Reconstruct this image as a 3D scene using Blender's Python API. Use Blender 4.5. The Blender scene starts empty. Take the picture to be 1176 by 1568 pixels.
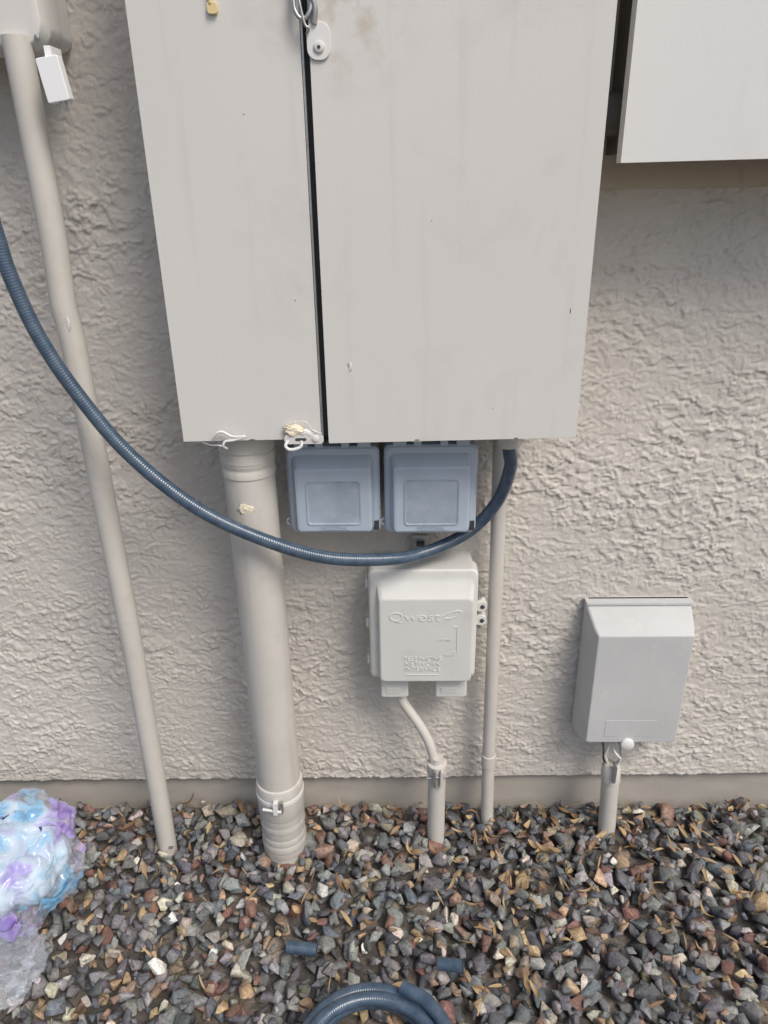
import bpy, bmesh, math, random
import numpy as np
from mathutils import Vector, Matrix, Euler
random.seed(7); rng=np.random.default_rng(7)
scene=bpy.context.scene
COL=bpy.context.collection

# ------------------------------------------------------------------ noise
_perm=rng.permutation(256).astype(np.int64); _perm=np.concatenate([_perm,_perm])
_ang=rng.random(256)*2*np.pi; _gx=np.cos(_ang); _gy=np.sin(_ang)
def perlin(x,y,seed=0):
    x=x+seed*17.31; y=y+seed*9.77
    xi=np.floor(x).astype(np.int64); yi=np.floor(y).astype(np.int64)
    xf=x-xi; yf=y-yi
    u=xf*xf*xf*(xf*(xf*6-15)+10); v=yf*yf*yf*(yf*(yf*6-15)+10)
    def g(ix,iy,dx,dy):
        h=_perm[(_perm[ix&255]+iy)&255]
        return _gx[h]*dx+_gy[h]*dy
    a=g(xi,yi,xf,yf); b=g(xi+1,yi,xf-1,yf); c=g(xi,yi+1,xf,yf-1); d=g(xi+1,yi+1,xf-1,yf-1)
    return 1.5*((a*(1-u)+b*u)*(1-v)+(c*(1-u)+d*u)*v)
def fbm(x,y,seed=0,o=3):
    s=0;a=1
    for i in range(o):
        s=s+a*perlin(x*2**i,y*2**i,seed+i*3); a*=.5
    return s
def sstep(a,b,x):
    t=np.clip((x-a)/(b-a),0,1); return t*t*(3-2*t)

# ------------------------------------------------------------------ materials
def nt(name):
    m=bpy.data.materials.new(name); m.use_nodes=True
    t=m.node_tree; return m,t,t.nodes['Principled BSDF']
def paint(name,base,rough=.5,var=.06,dirt=None,dirt_amt=.0,bump=.06,bscale=400,spec=.4,vscale=5,metal=0,streak=0,stain_at=None):
    m,t,b=nt(name); N=t.nodes; L=t.links
    geo=N.new('ShaderNodeNewGeometry')
    n1=N.new('ShaderNodeTexNoise'); n1.inputs['Scale'].default_value=vscale; n1.inputs['Detail'].default_value=6
    L.new(geo.outputs['Position'],n1.inputs['Vector'])
    r=N.new('ShaderNodeValToRGB'); r.color_ramp.elements[0].position=.3; r.color_ramp.elements[1].position=.7
    r.color_ramp.elements[0].color=[c*(1-var) for c in base]+[1]
    r.color_ramp.elements[1].color=[min(1,c*(1+var)) for c in base]+[1]
    L.new(n1.outputs['Fac'],r.inputs['Fac'])
    out=r.outputs['Color']
    def overlay(fac,col):
        nonlocal out
        mx=N.new('ShaderNodeMixRGB'); mx.inputs['Color2'].default_value=list(col)+[1]
        L.new(fac,mx.inputs['Fac']); L.new(out,mx.inputs['Color1']); out=mx.outputs['Color']
    if dirt is not None:
        n2=N.new('ShaderNodeTexNoise'); n2.inputs['Scale'].default_value=vscale*2.3; n2.inputs['Detail'].default_value=9; n2.inputs['Roughness'].default_value=.65
        n2.inputs['Distortion'].default_value=.6
        L.new(geo.outputs['Position'],n2.inputs['Vector'])
        mr=N.new('ShaderNodeMapRange'); mr.inputs['From Min'].default_value=.56; mr.inputs['From Max'].default_value=.78; mr.inputs['To Max'].default_value=dirt_amt
        L.new(n2.outputs['Fac'],mr.inputs['Value']); overlay(mr.outputs['Result'],dirt)
    if streak>0:
        mp=N.new('ShaderNodeMapping'); mp.inputs['Scale'].default_value=(38,38,2.2)
        L.new(geo.outputs['Position'],mp.inputs['Vector'])
        n4=N.new('ShaderNodeTexNoise'); n4.inputs['Scale'].default_value=1; n4.inputs['Detail'].default_value=5; L.new(mp.outputs['Vector'],n4.inputs['Vector'])
        mr=N.new('ShaderNodeMapRange'); mr.inputs['From Min'].default_value=.58; mr.inputs['From Max'].default_value=.75; mr.inputs['To Max'].default_value=streak
        L.new(n4.outputs['Fac'],mr.inputs['Value']); overlay(mr.outputs['Result'],dirt)
    if stain_at is not None:
        # rust-tinted grime that collects round the lock hardware
        vd=N.new('ShaderNodeVectorMath'); vd.operation='DISTANCE'; vd.inputs[1].default_value=stain_at; L.new(geo.outputs['Position'],vd.inputs[0])
        mr=N.new('ShaderNodeMapRange'); mr.inputs['From Min'].default_value=.13; mr.inputs['From Max'].default_value=.0
        L.new(vd.outputs['Value'],mr.inputs['Value'])
        n5=N.new('ShaderNodeTexNoise'); n5.inputs['Scale'].default_value=32; n5.inputs['Detail'].default_value=7; n5.inputs['Roughness'].default_value=.6; L.new(geo.outputs['Position'],n5.inputs['Vector'])
        m2=N.new('ShaderNodeMapRange'); m2.inputs['From Min'].default_value=.45; m2.inputs['From Max'].default_value=.7; m2.inputs['To Max'].default_value=.75
        L.new(n5.outputs['Fac'],m2.inputs['Value'])
        mu=N.new('ShaderNodeMath'); mu.operation='MULTIPLY'; L.new(mr.outputs['Result'],mu.inputs[0]); L.new(m2.outputs['Result'],mu.inputs[1])
        overlay(mu.outputs[0],(.42,.34,.24))
    L.new(out,b.inputs['Base Color'])
    b.inputs['Roughness'].default_value=rough; b.inputs['Specular IOR Level'].default_value=spec; b.inputs['Metallic'].default_value=metal
    if bump>0:
        n3=N.new('ShaderNodeTexNoise'); n3.inputs['Scale'].default_value=bscale; n3.inputs['Detail'].default_value=3
        L.new(geo.outputs['Position'],n3.inputs['Vector'])
        bp=N.new('ShaderNodeBump'); bp.inputs['Strength'].default_value=bump; bp.inputs['Distance'].default_value=.002
        L.new(n3.outputs['Fac'],bp.inputs['Height']); L.new(bp.outputs['Normal'],b.inputs['Normal'])
    return m
M_cab=paint('cabinet_paint',(.65,.63,.59),.42,.02,(.46,.40,.32),.26,.07,240,vscale=3.2,streak=.18,stain_at=(-.07,-.206,1.60))
M_cab2=paint('right_cabinet_paint',(.71,.70,.67),.42,.02,(.4,.36,.3),.15,.07,240,vscale=3)
M_side_shade_marks=paint('side_shade_and_marks',(.13,.125,.12),.5,.15,(.3,.28,.25),.3,.1,260,vscale=12)  # right cabinet's side shade put into the colour; also serves small dark marks
M_inner=paint('gap_dark',(.06,.06,.06),.6,.1,bump=0)
M_pipe=paint('conduit_paint',(.56,.53,.48),.40,.04,(.33,.27,.2),.28,.10,220,vscale=14,streak=.2)
M_nid=paint('telecom_box_plastic',(.64,.63,.59),.42,.03,(.36,.31,.25),.22,.08,300,vscale=12)
M_gray=paint('grey_box_plastic',(.53,.53,.52),.5,.05,(.68,.67,.63),.5,.35,500,vscale=9)
M_cover=paint('cover_plastic',(.44,.505,.58),.28,.05,(.58,.58,.58),.3,.05,300,spec=.5,vscale=18)
M_win=paint('cover_window_plastic',(.37,.43,.50),.12,.15,(.6,.61,.63),.5,.03,100,spec=.7,vscale=20)
M_metal=paint('zinc_metal',(.45,.45,.44),.4,.1,(.2,.17,.14),.4,.1,200,metal=.8,vscale=60)
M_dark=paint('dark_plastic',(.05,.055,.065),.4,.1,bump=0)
M_foam=paint('cream_sealant',(.75,.66,.50),.6,.08,(.5,.4,.2),.3,.6,120,vscale=60)
M_board=paint('backing_board_paint',(.50,.43,.345),.7,.06,(.25,.2,.15),.3,.3,150,vscale=12)
M_white=paint('white_plastic',(.85,.85,.84),.35,.02,bump=0)
M_yellow=paint('yellow_seal',(.75,.60,.30),.4,.05,bump=0)
M_film_ink=paint('printed_ink',(.07,.05,.18),.4,.1,bump=0)

def stucco_mat(name,base,bstr,dist=.003):
    m,t,b=nt(name); N=t.nodes; L=t.links
    geo=N.new('ShaderNodeNewGeometry')
    n1=N.new('ShaderNodeTexNoise'); n1.inputs['Scale'].default_value=3; n1.inputs['Detail'].default_value=8
    L.new(geo.outputs['Position'],n1.inputs['Vector'])
    r=N.new('ShaderNodeValToRGB'); r.color_ramp.elements[0].position=.3; r.color_ramp.elements[1].position=.72
    r.color_ramp.elements[0].color=[c*.92 for c in base]+[1]; r.color_ramp.elements[1].color=[c*1.06 for c in base]+[1]
    L.new(n1.outputs['Fac'],r.inputs['Fac']); L.new(r.outputs['Color'],b.inputs['Base Color'])
    b.inputs['Roughness'].default_value=.75; b.inputs['Specular IOR Level'].default_value=.25
    n2=N.new('ShaderNodeTexNoise'); n2.inputs['Scale'].default_value=420; n2.inputs['Detail'].default_value=3; n2.inputs['Roughness'].default_value=.65
    L.new(geo.outputs['Position'],n2.inputs['Vector'])
    bp=N.new('ShaderNodeBump'); bp.inputs['Strength'].default_value=bstr; bp.inputs['Distance'].default_value=dist
    L.new(n2.outputs['Fac'],bp.inputs['Height']); L.new(bp.outputs['Normal'],b.inputs['Normal'])
    return m
M_stucco=stucco_mat('stucco',(.60,.56,.505),.5,.003)
M_found=stucco_mat('foundation_paint',(.44,.405,.355),.5)

# ------------------------------------------------------------------ mesh helpers
def mesh_obj(name,verts,faces,mat,smooth=False,parent=None):
    me=bpy.data.meshes.new(name); me.from_pydata([tuple(v) for v in verts],[],faces); me.update()
    if mat: me.materials.append(mat)
    if smooth:
        me.shade_smooth()
    o=bpy.data.objects.new(name,me); COL.objects.link(o)
    if parent: attach(o,parent)
    return o
def group(name,loc):
    e=bpy.data.objects.new(name,None); e.location=loc; e.empty_display_size=.05; COL.objects.link(e); return e
def attach(o,p):
    o.parent=p; o.matrix_parent_inverse=Matrix.Translation(-Vector(p.location))
def autosmooth(o,ang=35):
    me=o.data; me.shade_smooth()
    bm=bmesh.new(); bm.from_mesh(me)
    for e in bm.edges:
        if len(e.link_faces)==2 and e.calc_face_angle(0)>math.radians(ang): e.smooth=False
    bm.to_mesh(me); bm.free()
def loft(name,rings,mat,parent=None,seg=5,bevel=0,tilt=0,closed=True):
    """rings: (x0,x1,z0,z1,y,r) rounded rectangles stacked from back to front"""
    V=[];F=[];n=4*(seg+1)
    for (x0,x1,z0,z1,y,r) in rings:
        for (cx,cz,a0) in ((x1-r,z1-r,0),(x0+r,z1-r,90),(x0+r,z0+r,180),(x1-r,z0+r,270)):
            for i in range(seg+1):
                a=math.radians(a0+90*i/seg); x=cx+r*math.cos(a)
                V.append((x,y,cz+r*math.sin(a)+tilt*(x-(x0+x1)/2)))
    for k in range(len(rings)-1):
        for i in range(n):
            j=(i+1)%n
            F.append((k*n+i,k*n+j,(k+1)*n+j,(k+1)*n+i))
    F.append(tuple(range(n))[::-1]); F.append(tuple((len(rings)-1)*n+i for i in range(n)))
    o=mesh_obj(name,V,F,mat,parent=parent)
    bm=bmesh.new(); bm.from_mesh(o.data); bmesh.ops.recalc_face_normals(bm,faces=bm.faces); bm.to_mesh(o.data); bm.free()
    if bevel>0:
        md=o.modifiers.new('b','BEVEL'); md.width=bevel; md.segments=3; md.limit_method='ANGLE'; md.angle_limit=math.radians(28)
    o.data.shade_smooth()
    md=o.modifiers.new('wn','WEIGHTED_NORMAL') if bevel>0 else None
    if md: md.keep_sharp=False
    else: autosmooth(o,30)
    return o
def box(name,x0,x1,y0,y1,z0,z1,mat,parent=None,bevel=.002,tilt=0):
    r=.0004
    return loft(name,[(x0,x1,z0,z1,y1,r),(x0,x1,z0,z1,y0,r)],mat,parent,seg=1,bevel=bevel,tilt=tilt)
def catmull(P,sub):
    P=[Vector(p) for p in P]; P=[P[0]*2-P[1]]+P+[P[-1]*2-P[-2]]
    out=[]
    for i in range(1,len(P)-2):
        for k in range(sub):
            t=k/sub; a,b,c,d=P[i-1],P[i],P[i+1],P[i+2]
            out.append(.5*((2*b)+(c-a)*t+(2*a-5*b+4*c-d)*t*t+(3*b-a-3*c+d)*t**3))
    out.append(P[-2]); return out
def tube(name,pts,r,mat,parent=None,sub=8,seg=20,rad=None,cap=True):
    C=catmull(pts,sub) if sub>1 else [Vector(p) for p in pts]
    V=[];F=[]
    T=[(C[min(i+1,len(C)-1)]-C[max(i-1,0)]).normalized() for i in range(len(C))]
    n=T[0].orthogonal().normalized()
    for i,c in enumerate(C):
        n=(n-T[i]*n.dot(T[i])).normalized(); b=T[i].cross(n)
        rr=rad(i/(len(C)-1)) if rad else r
        for k in range(seg):
            a=2*math.pi*k/seg; V.append(c+n*math.cos(a)*rr+b*math.sin(a)*rr)
    for i in range(len(C)-1):
        for k in range(seg):
            j=(k+1)%seg; F.append((i*seg+k,i*seg+j,(i+1)*seg+j,(i+1)*seg+k))
    if cap:
        F.append(tuple(range(seg))[::-1]); F.append(tuple((len(C)-1)*seg+k for k in range(seg)))
    o=mesh_obj(name,V,F,mat,parent=parent); autosmooth(o,50); return o
def lathe(name,base,prof,mat,parent=None,seg=40,lean=(0,0)):
    """vertical turned profile [(z,r)] around base x,y ; lean = dx,dy per metre"""
    V=[];F=[]
    for (z,r) in prof:
        for k in range(seg):
            a=2*math.pi*k/seg
            V.append((base[0]+lean[0]*z+r*math.cos(a),base[1]+lean[1]*z+r*math.sin(a),z))
    for i in range(len(prof)-1):
        for k in range(seg):
            j=(k+1)%seg; F.append((i*seg+k,i*seg+j,(i+1)*seg+j,(i+1)*seg+k))
    F.append(tuple(range(seg))[::-1]); F.append(tuple((len(prof)-1)*seg+k for k in range(seg)))
    o=mesh_obj(name,V,F,mat,parent=parent)
    bm=bmesh.new(); bm.from_mesh(o.data); bmesh.ops.recalc_face_normals(bm,faces=bm.faces); bm.to_mesh(o.data); bm.free()
    autosmooth(o,35); return o
def ydisc(name,x,z,y,r,d,mat,parent=None,seg=24):
    V=[];F=[]
    rings=[(r,y),(r,y-d*.8),(r*.88,y-d)]
    for rr,yy in rings:
        for k in range(seg):
            a=2*math.pi*k/seg; V.append((x+rr*math.cos(a),yy,z+rr*math.sin(a)))
    for i in range(2):
        for k in range(seg):
            j=(k+1)%seg; F.append((i*seg+k,i*seg+j,(i+1)*seg+j,(i+1)*seg+k))
    F.append(tuple(range(seg))); F.append(tuple(2*seg+k for k in range(seg)))
    o=mesh_obj(name,V,F,mat,parent=parent)
    bm=bmesh.new(); bm.from_mesh(o.data); bmesh.ops.recalc_face_normals(bm,faces=bm.faces); bm.to_mesh(o.data); bm.free()
    autosmooth(o,60); return o
def text(name,body,x,z,y,size,mat,parent,extrude=.0006,align='CENTER',width=1.0,offset=0):
    c=bpy.data.curves.new(name,'FONT'); c.body=body; c.size=size; c.extrude=extrude; c.align_x=align; c.offset=offset
    c.space_line=.85
    o=bpy.data.objects.new(name+'_c',c); COL.objects.link(o)
    o.rotation_euler=(math.radians(90),0,0); o.location=(x,y,z); o.scale=(width,1,1)
    bpy.context.view_layer.update()
    me=bpy.data.meshes.new_from_object(o.evaluated_get(bpy.context.evaluated_depsgraph_get()))
    me.transform(o.matrix_world); me.materials.clear(); me.materials.append(mat)
    bpy.data.objects.remove(o); q=bpy.data.objects.new(name,me); COL.objects.link(q); attach(q,parent); return q
def blob(name,loc,s,mat,parent,seed=1,amp=.3,freq=3,sub=4):
    bm=bmesh.new(); bmesh.ops.create_icosphere(bm,subdivisions=sub,radius=1)
    for v in bm.verts:
        n=float(fbm(np.array([v.co.x*freq+v.co.z*1.3]),np.array([v.co.y*freq+v.co.z*freq]),seed,3)[0])
        v.co=v.co*(1+amp*n); v.co=Vector((loc[0]+v.co.x*s[0],loc[1]+v.co.y*s[1],loc[2]+v.co.z*s[2]))
    me=bpy.data.meshes.new(name); bm.to_mesh(me); bm.free(); me.materials.append(mat); me.shade_smooth()
    o=bpy.data.objects.new(name,me); COL.objects.link(o); attach(o,parent); return o

# ------------------------------------------------------------------ stucco wall
wall=group('stucco_wall',(0,0,.9))
xs=np.concatenate([np.arange(-4,-1.15,.05),np.arange(-1.15,1.05,.0025),np.arange(1.05,4.01,.05)])
zt=np.concatenate([np.arange(0,1.62,.0025),np.arange(1.62,3.0,.04)])
X,T=np.meshgrid(xs,zt); 
Z=T+.086+.012*X*np.clip(1-T*4,0,1)
wx=X+.007*fbm(X*34,Z*34,31,2); wz=Z+.007*fbm(X*34,Z*34,41,2)
nA=fbm(wx*27,wz*38,1,2); nB=fbm(wx*50,wz*66,5,2); nC=fbm(wx*110,wz*125,9,2)
mk=sstep(-.25,.25,fbm(X*14,Z*20,61,2)); mk2=sstep(-.2,.3,fbm(X*20,Z*24,71,2))
low=sstep(-.4,.3,fbm(X*2.6,Z*5.5,13,3))
streak=perlin(X*7,Z*60+1.5*fbm(X*6,Z*6,3,2),17)
ridge=lambda n,w_: np.exp(-(n/w_)**2)
hgt=(.0030*ridge(nA,.085)*mk+.0020*sstep(-.04,.05,nA))*(.4+.6*low)
hgt+=(.0026*ridge(nB-.1,.10)*mk2+.0015*sstep(.0,.1,nB))*(.35+.65*low)
hgt+=.0008*nC+.0013*sstep(.1,.3,nC)*mk
hgt+=.0018*ridge(streak,.06)*(1-low)*sstep(-.1,.3,perlin(X*10,Z*14,81))
hgt+=.0012*fbm(X*2.5,Z*2.5,23,2)
hgt*=.84
Y=-(hgt)
V=np.stack([X,Y,Z],-1).reshape(-1,3)
nz,nx=X.shape
bottom=np.stack([xs,np.full(nx,.03),Z[0]+.0],-1)
idx=np.arange(nz*nx).reshape(nz,nx)
q=np.stack([idx[:-1,:-1],idx[:-1,1:],idx[1:,1:],idx[1:,:-1]],-1).reshape(-1,4)
b0=nz*nx+np.arange(nx)
q2=np.stack([b0[:-1],b0[1:],idx[0,1:],idx[0,:-1]],-1)
V=np.concatenate([V,bottom]); q=np.concatenate([q,q2])
def np_mesh(name,V,Q,mat,smooth=True):
    me=bpy.data.meshes.new(name); k=Q.shape[1]
    me.vertices.add(len(V)); me.vertices.foreach_set('co',V.astype(np.float32).ravel())
    me.loops.add(Q.size); me.loops.foreach_set('vertex_index',Q.astype(np.int32).ravel())
    me.polygons.add(len(Q)); me.polygons.foreach_set('loop_start',np.arange(0,Q.size,k,dtype=np.int32)); me.polygons.foreach_set('loop_total',np.full(len(Q),k,dtype=np.int32))
    me.update(calc_edges=True); me.validate()
    me.materials.append(mat)
    if smooth: me.shade_smooth()
    o=bpy.data.objects.new(name,me); COL.objects.link(o); return o
o=np_mesh('stucco_surface',V,q,M_stucco); attach(o,wall)
fx=np.linspace(-4,4,900); fz=np.linspace(-.15,.16,40); FX,FZ=np.meshgrid(fx,fz)
FY=.016+.0012*fbm(FX*12,FZ*20,51,4)
FV=np.stack([FX,FY,FZ],-1).reshape(-1,3); idf=np.arange(FX.size).reshape(FX.shape)
fq=np.stack([idf[:-1,:-1],idf[:-1,1:],idf[1:,1:],idf[1:,:-1]],-1).reshape(-1,4)
o=np_mesh('foundation',FV,fq,M_found); attach(o,wall)
box('wall_core',-4,4,.04,.2,-.2,3.1,M_found,wall,bevel=0)

# ------------------------------------------------------------------ main electrical cabinet
cab=group('electrical_cabinet',(-.035,-.1,1.4))
TL=.010
box('cabinet_body',-.346,.279,-.180,.0,1.004,1.95,M_cab,cab,bevel=.002,tilt=TL*.5)
box('gap_backing',-.13,-.108,-.1835,-.1815,1.0,1.95,M_inner,cab,bevel=0)
box('left_panel',-.3535,-.1265,-.199,-.183,.9985,1.95,M_cab,cab,bevel=.0022,tilt=.012)
box('right_door',-.1140,.2865,-.206,-.186,.997,1.95,M_cab,cab,bevel=.0026,tilt=.014)
box('panel_flange',-.1258,-.1228,-.1975,-.184,1.0,1.95,M_metal,cab,bevel=.0005)
loft('hasp_plate',[(-.117,-.086,1.531,1.575,-.2065,.013),(-.117,-.086,1.531,1.575,-.2095,.013)],M_cab2,cab,bevel=.0008)
ydisc('hasp_screw',-.101,1.546,-.2095,.007,.0025,M_cab,cab)
ydisc('hasp_screw_centre',-.101,1.546,-.2118,.0022,.0012,M_dark,cab)
tube('hasp_arm',[(-.106,-.210,1.572),(-.104,-.212,1.59),(-.110,-.214,1.612),(-.113,-.214,1.66)],.004,M_metal,cab)
tube('padlock_shackle',[(-.128,-.205,1.66),(-.131,-.212,1.60),(-.128,-.214,1.583),(-.120,-.214,1.577),(-.112,-.214,1.583),(-.108,-.212,1.60),(-.106,-.21,1.66)],.0028,M_metal,cab)
tube('lock_wire',[(-.126,-.206,1.62),(-.124,-.215,1.60),(-.118,-.216,1.572),(-.113,-.215,1.566),(-.116,-.212,1.56)],.0018,M_metal,cab)
loft('yellow_seal_tag',[(-.246,-.232,1.586,1.600,-.200,.004),(-.246,-.232,1.586,1.600,-.2045,.004)],M_yellow,cab,bevel=.001)
tube('yellow_seal_tail',[(-.241,-.203,1.598),(-.240,-.204,1.62),(-.239,-.203,1.66)],.0028,M_yellow,cab)
loft('bottom_latch',[(-.186,-.122,.994,1.010,-.206,.006),(-.186,-.122,.994,1.010,-.2085,.006)],M_cab,cab,bevel=.0006)
ydisc('latch_screw',-.135,1.0035,-.2085,.0055,.002,M_cab2,cab)
loft('latch_slot',[(-.168,-.150,1.0,1.0045,-.2086,.002),(-.168,-.150,1.0,1.0045,-.2092,.002)],M_inner,cab)
tube('latch_hook',[(-.180,-.207,1.0),(-.184,-.212,.992),(-.176,-.212,.986),(-.160,-.210,.990),(-.158,-.207,1.0)],.0026,M_cab2,cab)
blob('sealant_blob',(-.170,-.205,1.017),(.015,.005,.009),M_foam,cab,3,.5,2)
blob('sealant_streak',(-.150,-.206,1.012),(.014,.003,.006),M_cab2,cab,6,.5,2)
tube('latch_string',[(-.175,-.206,1.03),(-.150,-.208,1.032),(-.140,-.208,1.018),(-.124,-.209,1.012)],.0009,M_cab2,cab)
tube('seal_wire',[(-.305,-.205,1.003),(-.295,-.208,1.014),(-.285,-.208,1.016),(-.270,-.208,1.008),(-.25,-.208,1.008),(-.268,-.208,1.002),(-.282,-.208,1.0),(-.287,-.208,.992),(-.283,-.2,.985)],.0022,M_cab2,cab)
tube('seal_wire_end',[(-.325,-.196,.995),(-.31,-.2,.991),(-.295,-.2,.990),(-.288,-.2,.985)],.002,M_metal,cab)
for i,(x,z,yy,sx,sz,mt) in enumerate(((-.075,1.12,-.2060,.003,.008,M_cab),(.26,1.20,-.206,.0006,.004,M_dark),(.15,1.05,-.206,.0008,.0008,M_side_shade_marks),(-.155,1.22,-.199,.0006,.0015,M_side_shade_marks),(.05,1.33,-.206,.0007,.0007,M_side_shade_marks),(-.21,1.47,-.199,.001,.0007,M_side_shade_marks),(.283,1.37,-.2055,.0012,.004,M_side_shade_marks),(.03,.9985,-.2062,.004,.001,M_side_shade_marks),(.19,1.0,-.2062,.003,.001,M_side_shade_marks),(-.24,.9995,-.1992,.004,.001,M_side_shade_marks))):
    blob('paint_mark_%d'%(i+1),(x,yy,z),(sx,.0004,sz),mt,cab,i,.5,2,3)
# ------------------------------------------------------------------ right cabinet
rc=group('wall_cabinet',(.64,-.08,1.65))
box('cabinet_body',.338,.95,-.145,-.0175,1.415,2.0,M_side_shade_marks,rc,bevel=.002)  # body coloured dark to stand for its shaded side
box('cabinet_door',.3215,.97,-.172,-.147,1.4045,2.0,M_cab2,rc,bevel=.0025,tilt=.010)
box('backing_board',.27,1.1,-.017,.01,1.366,2.0,M_board,rc,bevel=.002)
for i,z in enumerate((1.512,1.530,1.548,1.566)):
    tube('hinge_knuckle_%d'%(i+1),[(.328,-.1455,z),(.328,-.1455,z+.016)],.0048,M_metal,rc,sub=1)
box('hinge_leaf',.3365,.3375,-.14,-.11,1.505,1.59,M_metal,rc,bevel=0)
tube('side_nipple',[(.28,-.07,1.47),(.34,-.07,1.47)],.03,M_side_shade_marks,rc,sub=1)

# ------------------------------------------------------------------ top left box
jb=group('electrical_junction_box',(-.65,-.07,1.7))
loft('box_back',[(-.80,-.505,1.573,1.95,-.0,.02),(-.80,-.505,1.573,1.95,-.06,.02)],M_cab2,jb,bevel=.003)
loft('box_cover',[(-.81,-.495,1.561,1.96,-.0602,.032),(-.81,-.494,1.560,1.96,-.105,.034),(-.80,-.502,1.568,1.95,-.122,.03),(-.79,-.512,1.578,1.94,-.124,.025)],M_cab,jb,bevel=.002,seg=8)
ydisc('box_screw',-.509,1.577,-.123,.004,.002,M_metal,jb)

lc=group('conduit_pipe',(-.54,-.118,.7))
tube('pipe',[(-.541,-.118,1.58),(-.5415,-.118,1.3),(-.546,-.118,1.21),(-.541,-.118,1.15),(-.538,-.118,.8),(-.536,-.118,.5),(-.541,-.118,-.08)],.0205,M_pipe,lc,sub=1,seg=32)
blob('paint_scuff',(-.535,-.1375,1.180),(.003,.0008,.010),M_cab,lc,3,.5,2)
ad=group('plug_adapter',(-.475,-.16,1.52))
A=loft('adapter_body',[(-.016,.016,-.028,.028,.009,.003),(-.016,.016,-.028,.028,-.009,.003)],M_white,ad,bevel=.0015)
A.matrix_parent_inverse=Matrix(); A.rotation_euler=(0,math.radians(-8),0)
A.location=(-.004,0,0)
tube('adapter_prong',[(-.476,-.16,1.494),(-.4755,-.16,1.478)],.0018,M_metal,ad,sub=1)
tube('adapter_prong_b',[(-.470,-.155,1.494),(-.4695,-.155,1.480)],.0018,M_metal,ad,sub=1)
box('adapter_strap',-.488,-.479,-.158,-.120,1.545,1.562,M_white,ad,bevel=.001)

# ------------------------------------------------------------------ big service pipe
bp=group('service_conduit_pipe',(-.268,-.13,.5))
lathe('pipe',(-.266,-.125),[(-.08,.0455),(.99,.0455)],M_pipe,bp,seg=56)
lathe('top_coupling',(-.266,-.125),[(.915,.0456),(.916,.0475),(.928,.0475),(.929,.0468),(.934,.0468),(.935,.0475),(.942,.0475),(.943,.0485),(.958,.0485),(.959,.047),(.963,.047),(.964,.050),(1.0,.050)],M_pipe,bp,seg=56)
pr=[(-.08,.0475)]
z=-.05
for i in range(9):
    k=.0475+.0006*math.sin(i*1.9)
    pr+= [(z,k+.0008),(z+.002,k+.0016),(z+.016,k+.0010)]; z+=.019
pr+=[(z,.0495),(z+.002,.0505),(.196,.0505),(.2,.0497),(.204,.0488),(.206,.0456)]
lathe('bottom_sleeve',(-.266,-.125),pr,M_pipe,bp,seg=56)
lathe('strap_band',(-.266,-.125),[(.168,.0509),(.1685,.0517),(.178,.0517),(.1785,.0509)],M_cab2,bp,seg=56)
tube('strap_bolt',[(-.295,-.180,.168),(-.255,-.186,.166)],.003,M_cab2,bp,sub=1)
loft('strap_ear',[(-.272,-.262,.158,.190,-.176,.002),(-.272,-.262,.158,.190,-.187,.002)],M_cab2,bp)
loft('strap_ear_b',[(-.258,-.251,.160,.188,-.176,.002),(-.258,-.251,.160,.188,-.184,.002)],M_metal,bp)
blob('bare_patch',(-.268,-.1695,.862),(.014,.0015,.010),M_foam,bp,2,.35,2)

# ------------------------------------------------------------------ right thin conduit
tc=group('thin_conduit_pipe',(.19,-.05,.5))
tube('pipe',[(.187,-.05,1.0),(.192,-.05,.73),(.197,-.05,.18),(.203,-.05,-.08)],.0143,M_pipe,tc,sub=1,seg=28)
lathe('pipe_coupling',(.197,-.05),[(.168,.0144),(.169,.0165),(.20,.0165),(.201,.0144)],M_pipe,tc)
loft('pipe_strap',[(.178,.222,.176,.186,-.001,.001),(.178,.222,.176,.186,-.006,.001)],M_pipe,tc)
# ------------------------------------------------------------------ blue flexible conduit
def hose_mat():
    m,t,b=nt('blue_flexible_conduit'); N=t.nodes; L=t.links
    geo=N.new('ShaderNodeNewGeometry')
    n=N.new('ShaderNodeTexNoise'); n.inputs['Scale'].default_value=60; n.inputs['Detail'].default_value=6
    L.new(geo.outputs['Position'],n.inputs['Vector'])
    r=N.new('ShaderNodeValToRGB'); r.color_ramp.elements[0].position=.35; r.color_ramp.elements[1].position=.75
    r.color_ramp.elements[0].color=(.042,.072,.112,1); r.color_ramp.elements[1].color=(.085,.12,.165,1)
    L.new(n.outputs['Fac'],r.inputs['Fac']); L.new(r.outputs['Color'],b.inputs['Base Color'])
    b.inputs['Roughness'].default_value=.24; b.inputs['Specular IOR Level'].default_value=.7
    return m
M_hose=hose_mat()
def ribbed(name,pts,r,parent,n_per_m=230,amp=.00022,sub=None,cap=True):
    C=catmull(pts,30); d=[0]
    for a,b in zip(C,C[1:]): d.append(d[-1]+(b-a).length)
    L=d[-1]; step=1/(n_per_m*4); n=int(L/step); R=[];k=0
    for i in range(n+1):
        s=i*L/n
        while k<len(d)-2 and d[k+1]<s: k+=1
        t=(s-d[k])/max(1e-9,d[k+1]-d[k]); R.append(C[k].lerp(C[k+1],min(1,t)))
    return tube(name,R,r,M_hose,parent,sub=1,seg=20,rad=lambda t:r+amp*math.sin(t*L*n_per_m*2*math.pi),cap=cap)
hs=group('blue_flexible_conduit',(-.2,-.17,.8))
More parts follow.
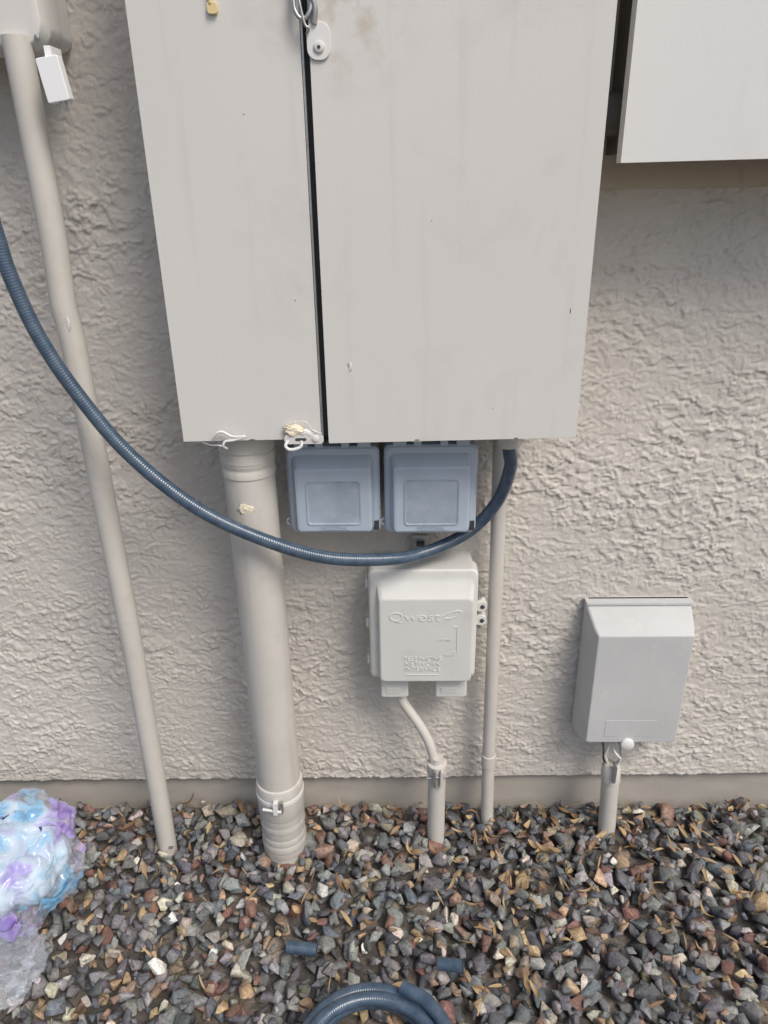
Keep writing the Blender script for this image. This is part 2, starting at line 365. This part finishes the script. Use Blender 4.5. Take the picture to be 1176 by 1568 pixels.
ribbed('conduit',[(.190,-.115,1.0),(.194,-.118,.948),(.199,-.108,.912),(.187,-.08,.842),(.154,-.066,.785),(.111,-.075,.755),(.047,-.10,.738),(-.015,-.135,.743),(-.132,-.175,.768),(-.240,-.197,.817),(-.347,-.20,.879),(-.445,-.20,.974),(-.513,-.20,1.078),(-.557,-.20,1.171),(-.582,-.20,1.264),(-.590,-.20,1.329),(-.61,-.2,1.5),(-.66,-.2,1.8)],.0118,hs)
lathe('conduit_fitting',(.191,-.118),[(.955,.0125),(.956,.019),(.966,.0195),(.968,.021),(1.02,.021)],M_pipe,hs)

# ------------------------------------------------------------------ in-use outlet covers
def cover(x0,x1,z0,z1):
    g=group('outdoor_outlet_cover',((x0+x1)/2,-.08,(z0+z1)/2))
    loft('back_box',[(x0+.015,x1-.015,z0+.015,z1-.01,.0,.008),(x0+.015,x1-.015,z0+.015,z1-.01,-.055,.008)],M_pipe,g)
    loft('base_frame',[(x0+.004,x1-.004,z0+.004,z1-.002,-.045,.010),(x0+.002,x1-.002,z0+.002,z1,-.072,.010)],M_cover,g,bevel=.0015)
    loft('cover_shell',[(x0,x1,z0,z1-.004,-.0735,.012),(x0,x1,z0,z1-.004,-.096,.012),(x0+.004,x1-.004,z0+.004,z1-.008,-.101,.011),
        (x0+.011,x1-.011,z0+.009,z1-.018,-.1025,.010),(x0+.017,x1-.015,z0+.012,z1-.036,-.122,.009),(x0+.022,x1-.020,z0+.016,z1-.042,-.1245,.008)],M_cover,g,bevel=.0016,seg=6)
    wx0,wx1,wz0,wz1=x0+.038,x1-.036,z0+.030,z1-.062
    loft('window_rim',[(wx0-.002,wx1+.002,wz0-.002,wz1+.002,-.1245,.007),(wx0-.002,wx1+.002,wz0-.002,wz1+.002,-.1260,.007),(wx0,wx1,wz0,wz1,-.1260,.006),(wx0+.0015,wx1-.0015,wz0+.0015,wz1-.0015,-.1248,.005)],M_win,g)
    for i,k in enumerate((.17,.36,.64,.84)):
        cx=x0+(x1-x0)*k; w=.012 if i in(0,3) else .007
        box('hinge_tab_%d'%(i+1),cx-w,cx+w,-.098,-.070,z1-.006,z1+.009,M_cover,g,bevel=.001)
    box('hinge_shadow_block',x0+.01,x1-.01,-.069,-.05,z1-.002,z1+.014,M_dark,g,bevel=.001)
    tube('hinge_pin',[(x0+.014,-.084,z1+.003),(x1-.014,-.084,z1+.003)],.0022,M_dark,g,sub=1)
    box('latch',x1-.012,x1-.003,-.106,-.096,z0+.008,z0+.026,M_dark,g,bevel=.001)
    tube('lock_loop',[(x0+.002,-.09,z0+.028),(x0-.006,-.09,z0+.024),(x0-.006,-.09,z0+.016),(x0+.002,-.09,z0+.012)],.002,M_cover,g)
    text('cover_label','INDUSTRIAL',(x0+x1)/2,z0+.0195,-.1248,.009,M_win,g,.0006)
    for zz in (z0+.0175,z0+.0275): box('label_line',(x0+x1)/2-.028,(x0+x1)/2+.028,-.1254,-.1242,zz,zz+.0008,M_win,g,bevel=0)
    return g
cover(-.204,-.035,.781,.955)
cover(-.027,.142,.779,.957)
# ------------------------------------------------------------------ telephone network interface
nd=group('telephone_network_interface_box',(.047,-.06,.57))
x0,x1,z0,z1=-.062,.153,.440,.696
loft('rear_housing',[(x0+.006,x1-.006,z0-.0,z1-.004,0,.012),(x0+.006,x1-.006,z0,z1-.004,-.052,.012)],M_nid,nd,bevel=.002)
loft('door',[(x0,x1,z0,z1,-.054,.014),(x0,x1,z0,z1,-.088,.014),(x0+.003,x1-.003,z0+.003,z1-.003,-.092,.012),(x0+.007,x1-.006,z0+.006,z1-.014,-.094,.012),
   (x0+.016,x1-.008,z0+.006,z1-.026,-.096,.010),(x0+.021,x1-.010,z0+.008,z1-.052,-.112,.010),(x0+.025,x1-.014,z0+.012,z1-.056,-.114,.009)],M_nid,nd,bevel=.0018,seg=6)
for i,(a,b) in enumerate(((-.042,.016),(.072,.138))):
    loft('cable_boot_%d'%(i+1),[(a,b,.392,.452,-.02,.005),(a,b,.388,.452,-.086,.005),(a+.003,b-.003,.391,.452,-.089,.004)],M_nid,nd,bevel=.001)
    box('boot_rib_%d'%(i+1),a+.012,b-.018,-.0905,-.088,.402,.414,M_nid,nd,bevel=.0006)
text('maker_label','Qwest',.028,.594,-.1142,.029,M_nid,nd,.0009,offset=-.0004,width=1.3)
tube('label_swoosh',[(.076,-.1143,.598),(.084,-.1143,.606),(.100,-.1143,.614),(.114,-.1143,.617),(.120,-.1143,.613),(.110,-.1143,.605),(.097,-.1143,.600),(.088,-.1143,.600)],.0010,M_nid,nd)
text('interface_label','TELEPHONE\nNETWORK\nINTERFACE',.044,.500,-.1142,.0145,M_nid,nd,.0008,offset=-.0002)
box('label_line_1',.012,.076,-.1150,-.1135,.4655,.4668,M_nid,nd,bevel=0)
box('label_line_2',.112,.1132,-.1150,-.1135,.520,.580,M_nid,nd,bevel=0)
box('label_line_3',.104,.1115,-.1150,-.1135,.520,.5212,M_nid,nd,bevel=0)
box('label_line_4',.104,.1115,-.1150,-.1135,.5795,.5808,M_nid,nd,bevel=0)
text('label_small','CUSTOMER',.086,.548,-.1142,.006,M_nid,nd,.0006)
text('label_small_b','ACCESS',.098,.512,-.1142,.006,M_nid,nd,.0006)
for i,z in enumerate((.607,.575)):
    loft('lock_lug_%d'%(i+1),[(x1-.002,x1+.020,z-.012,z+.010,-.062,.008),(x1-.002,x1+.020,z-.012,z+.010,-.082,.008)],M_nid,nd,bevel=.001)
    ydisc('lock_hole_%d'%(i+1),x1+.011,z-.001,-.082,.0045,.001,M_dark,nd)
tube('hinge_pin',[(x1+.006,-.07,.55),(x1+.006,-.07,.63)],.004,M_metal,nd,sub=1)
for i,z in enumerate((.65,.56,.47)):
    box('hinge_tab_%d'%(i+1),x0-.006,x0+.002,-.08,-.05,z,z+.02,M_nid,nd,bevel=.001)
box('mounting_bracket',.026,.058,-.02,-.016,.69,.735,M_metal,nd,bevel=.001)
box('mounting_bracket_b',.034,.050,-.03,-.016,.715,.722,M_dark,nd,bevel=.001)
tube('service_cable_sleeve',[(-.006,-.055,.40),(-.004,-.06,.378),(.012,-.07,.350),(.040,-.082,.310),(.060,-.092,.272),(.070,-.098,.236),(.075,-.10,.21)],.0105,M_pipe,nd)
lathe('riser_pipe',(.078,-.10),[(-.08,.0195),(.20,.0195),(.201,.0165),(.19,.0165)],M_pipe,nd)
lathe('riser_clamp',(.078,-.10),[(.197,.0197),(.1975,.0222),(.222,.0215),(.224,.0135),(.238,.0125)],M_pipe,nd)
tube('clamp_bolt',[(.055,-.122,.198),(.102,-.122,.203)],.0028,M_metal,nd,sub=1)
loft('clamp_ear',[(.068,.074,.178,.222,-.115,.002),(.068,.074,.178,.222,-.131,.002)],M_metal,nd)
loft('clamp_ear_b',[(.084,.090,.178,.222,-.115,.002),(.084,.090,.178,.222,-.131,.002)],M_pipe,nd)

# ------------------------------------------------------------------ grey cable box on the right
gb=group('cable_junction_box',(.495,-.04,.41))
loft('back_plate',[(.389,.606,.246,.580,.004,.006),(.388,.607,.246,.580,-.010,.006)],M_gray,gb,bevel=.001)
loft('hood_cover',[(.386,.6045,.250,.574,-.0105,.006),(.387,.603,.250,.572,-.026,.006),(.394,.597,.260,.548,-.070,.006),(.400,.592,.266,.538,-.086,.004),(.403,.589,.268,.535,-.0875,.003)],M_gray,gb,bevel=.0015)
box('top_hood_lip',.386,.606,-.028,-.004,.5745,.580,M_gray,gb,bevel=.001)
loft('label_recess',[(.437,.545,.283,.326,-.0876,.002),(.437,.545,.283,.326,-.0883,.002)],M_gray,gb,bevel=.0002)
ydisc('cover_screw',.488,.264,-.088,.0145,.008,M_cab2,gb)
tube('cable_loop_a',[(.462,-.05,.25),(.458,-.065,.232),(.452,-.07,.215),(.456,-.075,.20),(.462,-.072,.185)],.0035,M_pipe,gb)
tube('cable_loop_b',[(.478,-.05,.25),(.485,-.07,.235),(.482,-.08,.215),(.472,-.08,.20),(.466,-.072,.185)],.003,M_metal,gb)
tube('cable_loop_c',[(.470,-.05,.25),(.466,-.08,.238),(.474,-.088,.228),(.480,-.085,.215),(.474,-.075,.18)],.0025,M_cab2,gb)
tube('ground_wire',[(.447,-.05,.25),(.448,-.066,.225),(.449,-.068,.205),(.455,-.07,.19)],.0022,M_dark,gb)
lathe('riser_pipe',(.476,-.075),[(-.08,.0195),(.188,.0195),(.190,.0175),(.18,.017)],M_pipe,gb,lean=(-.05,0))
lathe('riser_cap',(.476,-.075),[(.150,.0197),(.151,.0215),(.188,.0205),(.196,.015),(.197,.006)],M_pipe,gb,lean=(-.05,0))
loft('clamp_ear',[(.464,.470,.165,.212,-.09,.002),(.464,.470,.165,.212,-.104,.002)],M_metal,gb)

# ------------------------------------------------------------------ ground + gravel
def gravel_mat(name,attr):
    m,t,b=nt(name); N=t.nodes; L=t.links
    geo=N.new('ShaderNodeNewGeometry')
    if attr:
        a=N.new('ShaderNodeAttribute'); a.attribute_name='stone_col'; src=a.outputs['Color']
    else:
        v=N.new('ShaderNodeTexVoronoi'); v.inputs['Scale'].default_value=38
        L.new(geo.outputs['Position'],v.inputs['Vector'])
        r=N.new('ShaderNodeValToRGB'); cr=r.color_ramp
        cr.elements[0].color=(.03,.03,.032,1); cr.elements[1].color=(.2,.17,.14,1)
        L.new(v.outputs['Color'],r.inputs['Fac']); src=r.outputs['Color']
    n=N.new('ShaderNodeTexNoise'); n.inputs['Scale'].default_value=150; n.inputs['Detail'].default_value=6; n.inputs['Roughness'].default_value=.75
    L.new(geo.outputs['Position'],n.inputs['Vector'])
    mr=N.new('ShaderNodeMapRange'); mr.inputs['From Min'].default_value=.3; mr.inputs['From Max'].default_value=.7; mr.inputs['To Min'].default_value=.5; mr.inputs['To Max'].default_value=1.6
    L.new(n.outputs['Fac'],mr.inputs['Value'])
    mx=N.new('ShaderNodeMixRGB'); mx.blend_type='MULTIPLY'; mx.inputs['Fac'].default_value=1
    L.new(src,mx.inputs['Color1']); L.new(mr.outputs['Result'],mx.inputs['Color2']); L.new(mx.outputs['Color'],b.inputs['Base Color'])
    b.inputs['Roughness'].default_value=.6; b.inputs['Specular IOR Level'].default_value=.4
    bpn=N.new('ShaderNodeBump'); bpn.inputs['Strength'].default_value=.8; bpn.inputs['Distance'].default_value=.003
    L.new(n.outputs['Fac'],bpn.inputs['Height']); L.new(bpn.outputs['Normal'],b.inputs['Normal'])
    return m
M_stone=gravel_mat('gravel_stones',True); M_ground=gravel_mat('ground_soil',False)
mesh_obj('ground',[(-60,-60,-.03),(60,-60,-.03),(60,.2,-.03),(-60,.2,-.03)],[(0,1,2,3)],M_ground)

def hull_variant(rs):
    n=rs.integers(8,13)
    p=rs.normal(size=(n,3)); p/=np.linalg.norm(p,axis=1)[:,None]
    p*=rs.uniform(.82,1.12,(n,1)); p*=np.array([1,rs.uniform(.6,.95),rs.uniform(.45,.8)])
    bm=bmesh.new()
    for v in p: bm.verts.new(v)
    rr=bmesh.ops.convex_hull(bm,input=bm.verts)
    bmesh.ops.delete(bm,geom=[e for e in rr['geom_interior'] if isinstance(e,bmesh.types.BMVert)],context='VERTS')
    bmesh.ops.bevel(bm,geom=bm.edges[:],offset=.04,segments=1,affect='EDGES')
    bmesh.ops.triangulate(bm,faces=bm.faces)
    bm.verts.ensure_lookup_table()
    for i,v in enumerate(bm.verts): v.index=i
    P=np.array([v.co[:] for v in bm.verts]); T=np.array([[v.index for v in f.verts] for f in bm.faces]); bm.free()
    return P,T
VAR=[hull_variant(rng) for _ in range(48)]
def rotmats(n):
    q=rng.normal(size=(n,4)); q/=np.linalg.norm(q,axis=1)[:,None]; w,x,y,z=q.T
    return np.stack([1-2*(y*y+z*z),2*(x*y-z*w),2*(x*z+y*w),2*(x*y+z*w),1-2*(x*x+z*z),2*(y*z-x*w),2*(x*z-y*w),2*(y*z+x*w),1-2*(x*x+y*y)],-1).reshape(n,3,3)
PAL=np.array([(.115,.115,.12),(.155,.155,.158),(.215,.212,.205),(.31,.30,.28),(.135,.148,.165),(.18,.10,.08),(.28,.19,.14),(.40,.29,.175),(.50,.45,.37),(.07,.07,.077),(.66,.64,.60),(.25,.215,.155)])
PW=np.array([.17,.18,.15,.11,.06,.075,.07,.065,.055,.055,.015,.045]);PW/=PW.sum()
Vs=[];Ts=[];Cs=[];off=0
def scatter(n,x0,x1,y0,y1,z0,z1,s0,s1):
    global off
    nx_=int(math.sqrt(n*(x1-x0)/(y1-y0))); ny_=max(1,int(n/nx_))
    gx,gy=np.meshgrid((np.arange(nx_)+.5)/nx_,(np.arange(ny_)+.5)/ny_); m=gx.size
    px=x0+(x1-x0)*gx.ravel()+rng.uniform(-.6,.6,m)*(x1-x0)/nx_
    py=y0+(y1-y0)*gy.ravel()+rng.uniform(-.6,.6,m)*(y1-y0)/ny_
    ok=py<.0; px=px[ok];py=py[ok];m=len(px)
    pz=rng.uniform(z0,z1,m); s=s0+(s1-s0)*rng.beta(1.5,2.8,m)
    R=rotmats(m)
    ci=rng.choice(len(PAL),m,p=PW); vi=rng.integers(0,len(VAR),m)
    und=.006*perlin(px*4,py*4,77)
    for i in range(m):
        P,T=VAR[vi[i]]
        q=(P*s[i])@R[i].T
        q[:,2]*=.8
        q+=np.array([px[i],py[i],pz[i]+und[i]])
        Vs.append(q);Ts.append(T+off);off+=len(P)
        c=PAL[ci[i]]*rng.uniform(.75,1.3)*(1+rng.uniform(-.06,.06,3)); Cs.append(np.repeat(c[None],len(P),0))
scatter(3600,-1.4,1.4,-1.05,.02,-.026,-.014,.016,.030)
scatter(2800,-1.4,1.4,-1.05,.02,-.010,.003,.012,.036)
scatter(2400,-1.4,1.4,-1.05,.02,.001,.008,.006,.024)
Vg=np.concatenate(Vs);Tg=np.concatenate(Ts);Cg=np.concatenate(Cs)
gv=np_mesh('gravel',Vg,Tg,M_stone,smooth=False)
at=gv.data.color_attributes.new('stone_col','FLOAT_COLOR','POINT')
at.data.foreach_set('color',np.concatenate([Cg,np.ones((len(Cg),1))],1).astype(np.float32).ravel())

# ------------------------------------------------------------------ dry leaves and twigs
lv=[];lf=[];
def leaf_mat(name,a,b_):
    m,t,b=nt(name); N=t.nodes; L=t.links
    g=N.new('ShaderNodeNewGeometry'); r=N.new('ShaderNodeValToRGB'); r.color_ramp.elements[0].color=a+(1,); r.color_ramp.elements[1].color=b_+(1,)
    L.new(g.outputs['Random Per Island'],r.inputs['Fac']); L.new(r.outputs['Color'],b.inputs['Base Color']); b.inputs['Roughness'].default_value=.65; return m
M_leaf=leaf_mat('dry_leaf',(.14,.075,.035),(.44,.31,.16))
def add_leaf(x,y,z,l,w,yaw,pitch,curl):
    base=len(lv); n=6
    Rm=Euler((random.uniform(-.6,.6),pitch,yaw)).to_matrix()
    for i in range(n+1):
        t=i/n; ww=w*math.sin(math.pi*(.06+.9*t))**.8
        for sgn in (-1,0,1):
            p=Vector(((t-.5)*l,sgn*ww,curl*l*((t-.5)**2)*2+ (abs(sgn)*w*.5)))
            lv.append(Rm@p+Vector((x,y,z)))
    for i in range(n):
        for k in (0,1):
            a=base+i*3+k; lf.append((a,a+1,a+4,a+3))
for i in range(420):
    x=random.uniform(-1.2,1.2); y=-abs(random.gauss(0,.26))-.01
    if random.random()<.35: x=random.uniform(.1,1.1)
    add_leaf(x,y,random.uniform(.006,.022),random.uniform(.014,.040),random.uniform(.001,.006),random.uniform(0,6.3),random.uniform(-.5,.5),random.uniform(-.6,.8))
o=mesh_obj('leaf_litter',lv,lf,M_leaf,smooth=True)

# ------------------------------------------------------------------ coil + offcuts of blue conduit
coil=group('coiled_blue_conduit',(-.05,-.60,.05))
pts=[]
for k in range(int(4.3*16)):
    a=2*math.pi*k/16; turn=k/16
    rr=.132-.014*(turn%2)+.004*math.sin(k*.7)
    pts.append((-.052+rr*math.cos(a),-.615+rr*math.sin(a),.026+.021*(turn//2)*1+.008*(turn%2)+.003*math.sin(a*1.5)))
ribbed('coil',pts,.0118,coil)
of=group('blue_conduit_offcut',(-.19,-.395,.03))
ribbed('offcut',[(-.224,-.392,.032),(-.195,-.394,.032),(-.166,-.398,.031)],.0118,of,cap=False)
tube('offcut_bore',[(-.223,-.392,.032),(-.167,-.3978,.031)],.0095,M_inner,of,sub=1)
of2=group('blue_conduit_offcut',(.09,-.43,.03))
ribbed('offcut',[(.066,-.424,.032),(.088,-.428,.035),(.112,-.434,.040)],.0118,of2,cap=False)
tube('offcut_bore',[(.068,-.4243,.0323),(.1105,-.4337,.0398)],.0095,M_inner,of2,sub=1)

# ------------------------------------------------------------------ plastic bag
def film_mat():
    m,t,b=nt('printed_plastic_film'); N=t.nodes; L=t.links
    geo=N.new('ShaderNodeNewGeometry')
    n=N.new('ShaderNodeTexNoise'); n.inputs['Scale'].default_value=14; n.inputs['Detail'].default_value=3; n.inputs['Distortion'].default_value=.4
    L.new(geo.outputs['Position'],n.inputs['Vector'])
    r=N.new('ShaderNodeValToRGB'); cr=r.color_ramp; cr.elements[0].position=.36; cr.elements[0].color=(.14,.42,.72,1)
    cr.elements[1].position=.66; cr.elements[1].color=(.34,.22,.68,1)
    for p_,c_ in ((.43,(.40,.64,.82,1)),(.47,(.70,.72,.80,1)),(.53,(.70,.70,.82,1)),(.58,(.52,.42,.80,1))):
        e=cr.elements.new(p_); e.color=c_
    L.new(n.outputs['Fac'],r.inputs['Fac']); L.new(r.outputs['Color'],b.inputs['Base Color'])
    b.inputs['Roughness'].default_value=.10; b.inputs['Specular IOR Level'].default_value=1
    a=N.new('ShaderNodeValToRGB'); a.color_ramp.elements[0].position=.0; a.color_ramp.elements[0].color=(.75,.75,.75,1)
    a.color_ramp.elements[1].position=1; a.color_ramp.elements[1].color=(.75,.75,.75,1)
    for p_,v_ in ((.41,.6),(.46,.22),(.54,.22),(.58,.6)):
        e=a.color_ramp.elements.new(p_); e.color=(v_,v_,v_,1)
    L.new(n.outputs['Fac'],a.inputs['Fac']); L.new(a.outputs['Color'],b.inputs['Alpha'])
    return m
M_film=film_mat()
def clear_mat():
    m,t,b=nt('clear_plastic_film'); b.inputs['Base Color'].default_value=(.75,.8,.86,1); b.inputs['Roughness'].default_value=.10; b.inputs['Alpha'].default_value=.2; b.inputs['Specular IOR Level'].default_value=1; return m
M_clear=clear_mat()
bag=group('plastic_wrapped_package',(-.80,-.27,.12))
def crumple(name,c,rad,mat,seed,amp,sub=6,fold=1.0,box_=.0):
    bm=bmesh.new(); bmesh.ops.create_icosphere(bm,subdivisions=sub,radius=1)
    P=np.array([v.co[:] for v in bm.verts])
    S=P/(np.sum(np.abs(P)**3.2,axis=1)**(1/3.2))[:,None]      # slightly boxy package
    B=P*(1-box_)+S*box_
    wv=P+.18*np.stack([fbm(P[:,1]*1.7,P[:,2]*1.7,seed,2),fbm(P[:,2]*1.7,P[:,0]*1.7,seed+1,2),fbm(P[:,0]*1.7,P[:,1]*1.7,seed+2,2)],-1)
    lump=fbm(wv[:,0]*1.4+wv[:,2],wv[:,1]*1.4-wv[:,2],seed+5,1)
    def tri(f,s):   # folds from three crossed sheets so creases run in every direction
        return (np.abs(perlin(wv[:,0]*f,wv[:,1]*f,s))+np.abs(perlin(wv[:,1]*f,wv[:,2]*f,s+1))+np.abs(perlin(wv[:,2]*f,wv[:,0]*f,s+2)))/1.5
    k=1+amp*(.5*lump-fold*(.55*tri(1.8,seed+8)+.34*tri(3.6,seed+12)+.12*tri(7,seed+16)))+amp*.4*fold
    Q=B*k[:,None]*np.array(rad)+np.array(c)
    Q[:,2]=np.maximum(Q[:,2],.012+.01*np.abs(lump))
    for v,qq in zip(bm.verts,Q): v.co=qq
    me=bpy.data.meshes.new(name); bm.to_mesh(me); bm.free(); me.materials.append(mat); me.shade_smooth()
    o=bpy.data.objects.new(name,me); COL.objects.link(o); attach(o,bag); return o
M_cont=paint('package_contents',(.60,.74,.85),.4,.2,(.30,.20,.62),.85,.2,60,vscale=9)
for i in range(9):
    a=i*2.4; rr=.064 if i else 0
    crumple('roll_%d'%(i+1),(-.812+rr*math.cos(a)*1.1,-.270+rr*math.sin(a),.110+(.045 if i%3==0 else -.03 if i%3==1 else .0)),(.050,.048,.050),M_cont,40+i,.18,4,.5)
crumple('printed_wrapper',(-.812,-.272,.118),(.138,.136,.128),M_film,21,.30,7,1,.35)
crumple('loose_clear_film',(-.80,-.43,.03),(.105,.090,.036),M_clear,33,.55,6,1,.2)
for i,(tx,x,y,z,rx,rz,s) in enumerate((('FLEX',-.70,-.265,.225,.6,.8,.020),('FLEX',-.80,-.27,.262,.5,-.2,.018),('TWIN',-.765,-.395,.10,1.2,.1,.026))):
    q=text('film_print_%d'%i,tx,0,0,0,s,M_film_ink,bag,.0002)
    q.matrix_parent_inverse=Matrix.Translation(-Vector(bag.location))
    q.rotation_euler=(rx-math.radians(90),0,rz); q.location=(x,y,z)
    sw=q.modifiers.new('s','SHRINKWRAP'); sw.target=bpy.data.objects['printed_wrapper']; sw.wrap_method='NEAREST_SURFACEPOINT'; sw.wrap_mode='ABOVE_SURFACE'; sw.offset=.0012

# ------------------------------------------------------------------ light, sky
w=bpy.data.worlds.new('World'); scene.world=w; w.use_nodes=True
N=w.node_tree.nodes; bg=N['Background']; sky=N.new('ShaderNodeTexSky'); sky.sky_type='NISHITA'; sky.sun_disc=False
sky.sun_elevation=math.radians(52); sky.sun_rotation=math.radians(140); sky.air_density=1.0; sky.dust_density=3; sky.ozone_density=1
w.node_tree.links.new(sky.outputs[0],bg.inputs[0]); bg.inputs[1].default_value=.14
sd=bpy.data.lights.new('sun','SUN'); sd.energy=2.35; sd.angle=math.radians(24); sd.color=(1,.955,.89)
so=bpy.data.objects.new('sun',sd); COL.objects.link(so)
az=math.radians(140); el=math.radians(52)
dirv=Vector((math.sin(az)*math.cos(el),math.cos(az)*math.cos(el),math.sin(el)))
so.rotation_euler=dirv.to_track_quat('Z','Y').to_euler(); so.location=(1,-2,3)

# ------------------------------------------------------------------ camera
cd=bpy.data.cameras.new('camera'); co=bpy.data.objects.new('camera',cd); COL.objects.link(co)
cd.sensor_fit='VERTICAL'; cd.sensor_height=36; cd.lens=26; cd.clip_start=.02; cd.clip_end=500
p=math.radians(24.2);yaw=math.radians(1.3);r=math.radians(1.0)
fwd=Vector((-math.sin(yaw)*math.cos(p),math.cos(yaw)*math.cos(p),-math.sin(p)))
r0=Vector((math.cos(yaw),math.sin(yaw),0));u0=r0.cross(fwd)
Rt=math.cos(r)*r0-math.sin(r)*u0;Up=math.cos(r)*u0+math.sin(r)*r0
mw=Matrix((Rt,Up,-fwd)).transposed().to_4x4(); mw.translation=Vector((0,-1.35,1.385)); co.matrix_world=mw
scene.camera=co
scene.view_settings.view_transform='Standard'; scene.view_settings.look='None'; scene.view_settings.exposure=0
